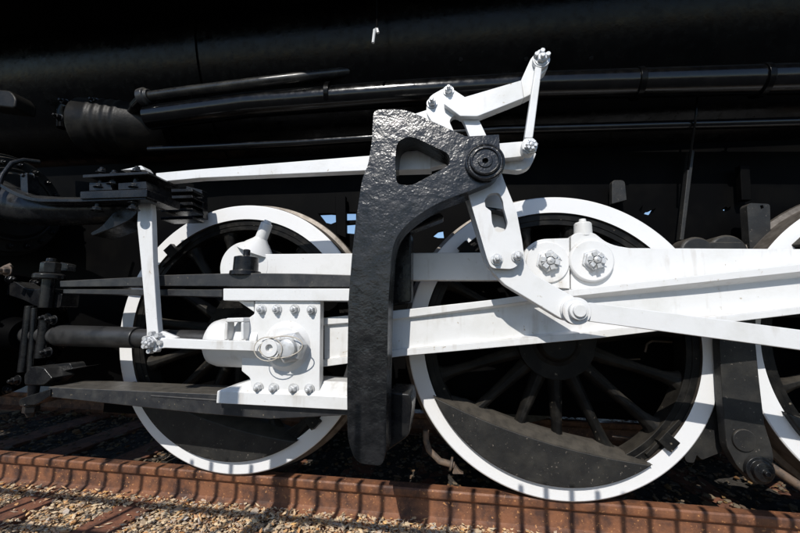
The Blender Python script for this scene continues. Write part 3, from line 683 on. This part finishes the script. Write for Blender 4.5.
b = MB(); b.tube([P(-5, 196, -.5), P(3, 175, -.45), P(12, 163, -.42), P(24, 160, -.38), P(40, 162, -.32)], .012, 10); part(b, 'lubricator_pipe', BLACK, bevel=.002)

b = MB(); b.tube([P(-4, 274, -.42), P(5, 268, -.40), P(12, 265, -.38)], .014, 8); hexbolt(b, P(8, 271, -.40), .022, .03); part(b, 'drain_cock', RUSTPIPE, bevel=.002)

# ------------------------------------------------------------------ frames, boiler, pipes (background mass)
b = MB()
hol = [[(318, 213.5), (329, 213), (336, 213.5), (336, 222), (331, 224), (325, 222.5)], [(345, 212), (356, 212), (356, 220), (345, 220.5)], [(343, 224), (356, 223), (356, 234), (344, 233)],
       [(432, 236), (438, 231), (443, 230), (444, 238), (438, 238)], [(568, 229), (580, 229), (580, 235), (571, 236)],
       [(639, 210), (643, 205), (641, 213)], [(644, 214), (647, 210.5), (652, 210), (656, 208), (653, 213), (648, 215)], 
       [(722, 209), (726, 206.5), (728, 208), (731, 206), (730, 210), (725, 212)], [(509, 233), (513, 231), (513, 240), (508, 239)], [(505, 257), (508, 257), (508, 260), (505, 260)]]
hol = hol[:9]
YF = .26
b.px([(-1500, 120), (1700, 20), (1700, 470), (1060, 420), (560, 400), (0, 385), (-1500, 340)], YF, .05, holes=hol)
FR = part(b, 'main_frame', DARK, bevel=0, label='black frame plate behind the wheels')
b = MB()
bc, br = Vector((0, .77, 2.03)), .95
b.lathe((-6, bc.y, bc.z), (1, 0, 0), [(0, 0), (0, br), (2.9, br), (2.9, br + .015), (3.0, br + .015), (3.0, br), (5.6, br), (5.6, br + .012), (5.68, br + .012), (5.68, br), (8.0, br + .03), (14, br + .05), (14, 0)], 96)
part(b, 'boiler', BOILER, bevel=0, label='big black boiler barrel overhead')
b = MB(); b.box((-6, -.60, 1.98), (8, -.05, 2.02)); b.box((-6, -.605, 1.93), (8, -.585, 2.03)); part(b, 'running_board', DARK, bevel=.003)
b = MB(); b.box((-6, YF + .05, 1.1), (8, .60, 1.35)); b.box((-1.2, .34, -.60), (-.9, 1.2, 1.1)); b.box((.75, .34, -.55), (.8, 1.2, .15)); b.box((1.0, .45, -.50), (3.6, 1.1, .12)); b.box((-6, 1.50, -.62), (-.9, 1.56, .9)); b.box((.86, 1.50, -.72), (.98, 1.54, .35)); b.box((-.88, 1.66, -.80), (.85, 1.70, .15)); b.box((1.0, 1.66, -.80), (2.6, 1.70, .15)); b.box((2.7, 1.66, -.80), (8, 1.70, .15)); part(b, 'light_blocker', DARK, bevel=0)  # boxes added behind the frame to block light through the underside
def pipe(pts, r, name='pipe', m=PIPEM, label=None, n=16):
    b = MB(); q = []
    for i in range(len(pts) - 1):
        a, c = pts[i], pts[i + 1]
        for k in range(6): t = k / 6; q.append(P(a[0] + (c[0] - a[0]) * t, a[1] + (c[1] - a[1]) * t, a[2] + (c[2] - a[2]) * t))
    q.append(P(*pts[-1])); b.tube(q, r, n); return part(b, name, m, bevel=0, label=label)
p1 = pipe([(146, 97, -.16), (185, 91.5, -.17), (230, 86, -.18), (262, 82, -.18), (300, 77.5, -.15), (350, 72, -.06), (400, 68, .08)], .030, label='grey pipe crossing behind the bracket', m=PIPEG)
b = MB(); a_ = P(144, 97.5, -.16); b.lathe(a_, (1, .0, .12), [(-.02, .03), (-.02, .052), (.02, .055), (.03, .042), (.045, .042)], 20); part(b, 'pipe_flange', GUIDE, bevel=.003)
pipe([(144, 98, -.16), (136, 106, -.10), (128, 120, .05), (124, 140, .12)], .034)
pipe([(150, 118, -.10), (250, 105, -.10), (400, 94, -.10), (540, 86, -.10), (800, 79, -.10), (1000, 74, -.10)], .075, label='thick black pipe high behind the link')
pipe([(150, 150, .02), (300, 143, .02), (500, 130, .02), (800, 122, .02), (1000, 117, .02)], .026)
pipe([(380, 112, .12), (600, 101, .12), (900, 92, .12)], .03)
pipe([(-60, 60, .0), (200, 45, .0), (500, 27, .0), (900, 5, .0)], .018)
for xa, ya, xb_, yb in ((700, 62, 688, 170), (756, 60, 740, 100)):
    pipe([(xa, ya, -.03), ((xa + xb_) / 2 + 2, (ya + yb) / 2, -.03), (xb_, yb, .08)], .006, m=BOILER)
# clamps on the thick pipe
for x, y in ((637, 84), (760, 81), (330, 97)):
    b = MB(); q = P(x, y, -.10); b.lathe((q.x - .015, -.10, q.z), (1, 0, 0), [(0, .084), (.03, .084)], 24); part(b, 'pipe_clamp', BOILER, bevel=.003)
# air reservoir / pump drum
b = MB(); q = P(83, 126, .02)
pr = [(0, 0), (0, .14), (.012, .175), (.03, .185)]
for k in range(4): t = .12 + k * .06; pr += [(t, .185), (t + .008, .190), (t + .030, .190), (t + .038, .185)]
pr += [(.50, .185), (.60, .13), (.62, .07), (.62, 0)]
b.lathe(q, (1, .22, .0), pr, 40)
AR = part(b, 'air_drum', DRUM, bevel=.002, label='ribbed black drum under the boiler')
for x, y in ((96, 102), (66, 103), (60, 118)):
    b = MB(); hexbolt(b, P(x, y, -.08), .020, .03); part(b, 'bolt', BLACK, AR, .002)
b = MB(); b.tube([P(62, 128, -.02), P(63, 112, -.02), P(72, 98, -.02), (P(90, 88, -.02)), P(125, 82, .02)], [.03, .035, .04, .04, .035], 14); part(b, 'steam_pipe', BOILER, bevel=0)
b = MB(); b.px([(-20, 88), (10, 90, 4), (16, 98, 4), (14, 108, 3), (-20, 104)], -.30, .12); part(b, 'steam_pipe_elbow', DRUM, bevel=.012)
for k in range(7):
    for (yy, off) in ((118, 0), (72, 40)):
        q = P(420 + k * 62 + off, yy - k * 1.5, .02)
        dz = min(.949, max(0, 2.03 - q.z)); ys = .77 - math.sqrt(.95 ** 2 - dz ** 2)
        b = MB(); nrm = Vector((0, ys - .77, q.z - 2.03)).normalized(); b.lathe((q.x, ys, q.z), nrm, [(-.01, .026), (.012, .024), (.018, .014), (.03, .012)], 6); part(b, 'washout_plug', PIPEM, bevel=.001)
for xx in (1.0, 2.35, 3.4):
    b = MB(); b.ring((xx, .77, 2.03), (1, 0, 0), .955, .90, -.03, .03, 96); part(b, 'boiler_band', BOILER, bevel=.001)
# small pale hook near the top
b = MB(); b.tube([P(373, 43, -.33), P(374.5, 30, -.33), P(377, 28, -.33), P(378, 33, -.33)], .0075, 8); part(b, 'hook', WHITE, bevel=0, label='tiny white hook near the top')

b = MB(); b.tube([P(377, 28, -.335), P(377, -60, -.335)], .005, 6); part(b, 'hook_rod', DARK, bevel=0)
# springs, hangers, brake gear
b = MB(); b.px([(719.5, 264), (756, 264), (756, 345), (759, 377), (764.5, 424, 4), (772, 447, 5), (774.5, 462, 6), (760, 478, 5), (757, 486, 3), (748, 477, 5), (737, 466, 5), (727, 447, 5), (723, 405), (719.5, 345)], -.06, .05)
HG = part(b, 'brake_hanger', DULL, bevel=.004, label='black hanging plate between the two right wheels')
b = MB(); b.lathe(P(743.5, 440, -.06), (0, -1, 0), [(0, .052), (.010, .050)], 28); part(b, 'boss', DULL, HG, .003)
b = MB(); b.lathe(P(757.5, 469, -.06), (0, -1, 0), [(0, .062), (.018, .060), (.02, .045), (.04, .042), (.045, .014), (.06, .012)], 28); part(b, 'hanger_pin', BLACK, HG, .003)
b = MB(); b.px([(722, 405), (712, 415, 4), (698, 434, 3), (684, 453, 2), (686, 462, 3), (694, 463, 2), (697, 455, 1), (702, 460, 3), (722, 452)], .03, .08); part(b, 'brake_shoe', DULL, bevel=.006)
pipe([(770, 466, .02), (800, 486, .0), (860, 520, -.02)], .020, 'brake_rod', RUSTPIPE)
pipe([(426, 430, .04), (426, 440, .04), (429, 450, .04), (440, 461, .03), (454, 465, .03)], .017, 'sand_pipe', RUSTPIPE, 'curved rusty sand pipe in front of the middle wheel')
b = MB(); q = P(452, 464, .03); b.lathe(q, (1, 0, -.2), [(-.01, .035), (.0, .035)], 16); b.px([(455, 465), (460, 472, 2), (464, 474, 1), (452, 474, 2)], .02, .03); part(b, 'sand_nozzle', RUSTPIPE, bevel=.002)
b = MB(); b.lathe(P(697, 253, .05), (0, 1, 0), [(-.01, .076), (0, .088), (.10, .088)], 32); b.lathe(P(728, 253, .10), (0, 1, 0), [(-.01, .088), (0, .10), (.10, .10)], 32)
b.px([(705, 242), (742, 242), (742, 256), (705, 256)], .07, .05); part(b, 'spring_buckle', DULL, bevel=.006)
b = MB(); b.px([(747, 206, 2), (750, 203, 2), (770, 204, 3), (771, 245), (750, 250)], .10, .05, holes=[[(760, 205.5), (763, 205), (764, 208), (761, 209)]]); part(b, 'spring_hanger', DULL, bevel=.004)
for pts, Y in (([(335, 196), (345.5, 196), (346, 238), (336, 234)], .20), ([(612, 180, 4), (625, 180, 4), (627, 200), (612, 204)], .18), ([(690, 150), (695, 150), (684, 240), (680, 240)], .18), ([(560, 232), (567, 229), (566, 270), (557, 270)], .12), ([(740, 165), (750, 165), (752, 200), (742, 200)], .19)):
    b = MB(); b.px(pts, Y, .04); part(b, 'hanger_strap', DULL if Y < .19 else DARK, bevel=.004)
# hook handles in the dark near the middle wheel
pipe([(645, 352, .20), (647, 344, .20), (652, 341, .20), (672, 342, .20)], .006, 'handle', RUSTPIPE)
pipe([(612, 360, .22), (640, 359, .22)], .004, 'handle', RUSTPIPE)
pipe([(612, 436, .22), (660, 441, .22)], .006, 'handle', RUSTPIPE)

# ------------------------------------------------------------------ fence behind the photographer (its shadow falls on the rail)
FY = -2.20
def fz(Y, Z): return Z + .9 * (Y - FY)          # height at the fence of the ray that lands at (Y,Z)
tip = fz(0, -.735); bar1 = fz(.025, -.868); bar2 = fz(-.02, GZ); bar3 = fz(-.30, GZ)
postz = fz(-.37, -.25)
fn = empty('picket_fence', (0, FY, GZ)); tag(fn, 'dark metal picket fence whose striped shadow falls on the rail', 'fence')
b = MB(); x = -4.0
while x < 4.4:
    b.box((x - .0115, FY - .008, GZ - .02), (x + .0115, FY + .008, tip)); x += .1235
o = b.build('pickets', FENCE, fn, 0); o.matrix_parent_inverse = Matrix.Translation((0, -FY, -GZ))
for z, h in ((bar2, .022), (bar3, .022)):
    b = MB(); b.box((-4.1, FY - .02, z - h), (4.5, FY - .009, z + h)); o = b.build('fence_bar', FENCE, fn, 0); o.matrix_parent_inverse = Matrix.Translation((0, -FY, -GZ))
xp = .305 - .2 * (0 - FY)
for x in (xp, xp - 2.45, xp + 2.45):
    b = MB(); b.box((x - .045, FY - .03, GZ - .02), (x + .045, FY + .03, postz)); o = b.build('fence_post', FENCE, fn, 0); o.matrix_parent_inverse = Matrix.Translation((0, -FY, -GZ))
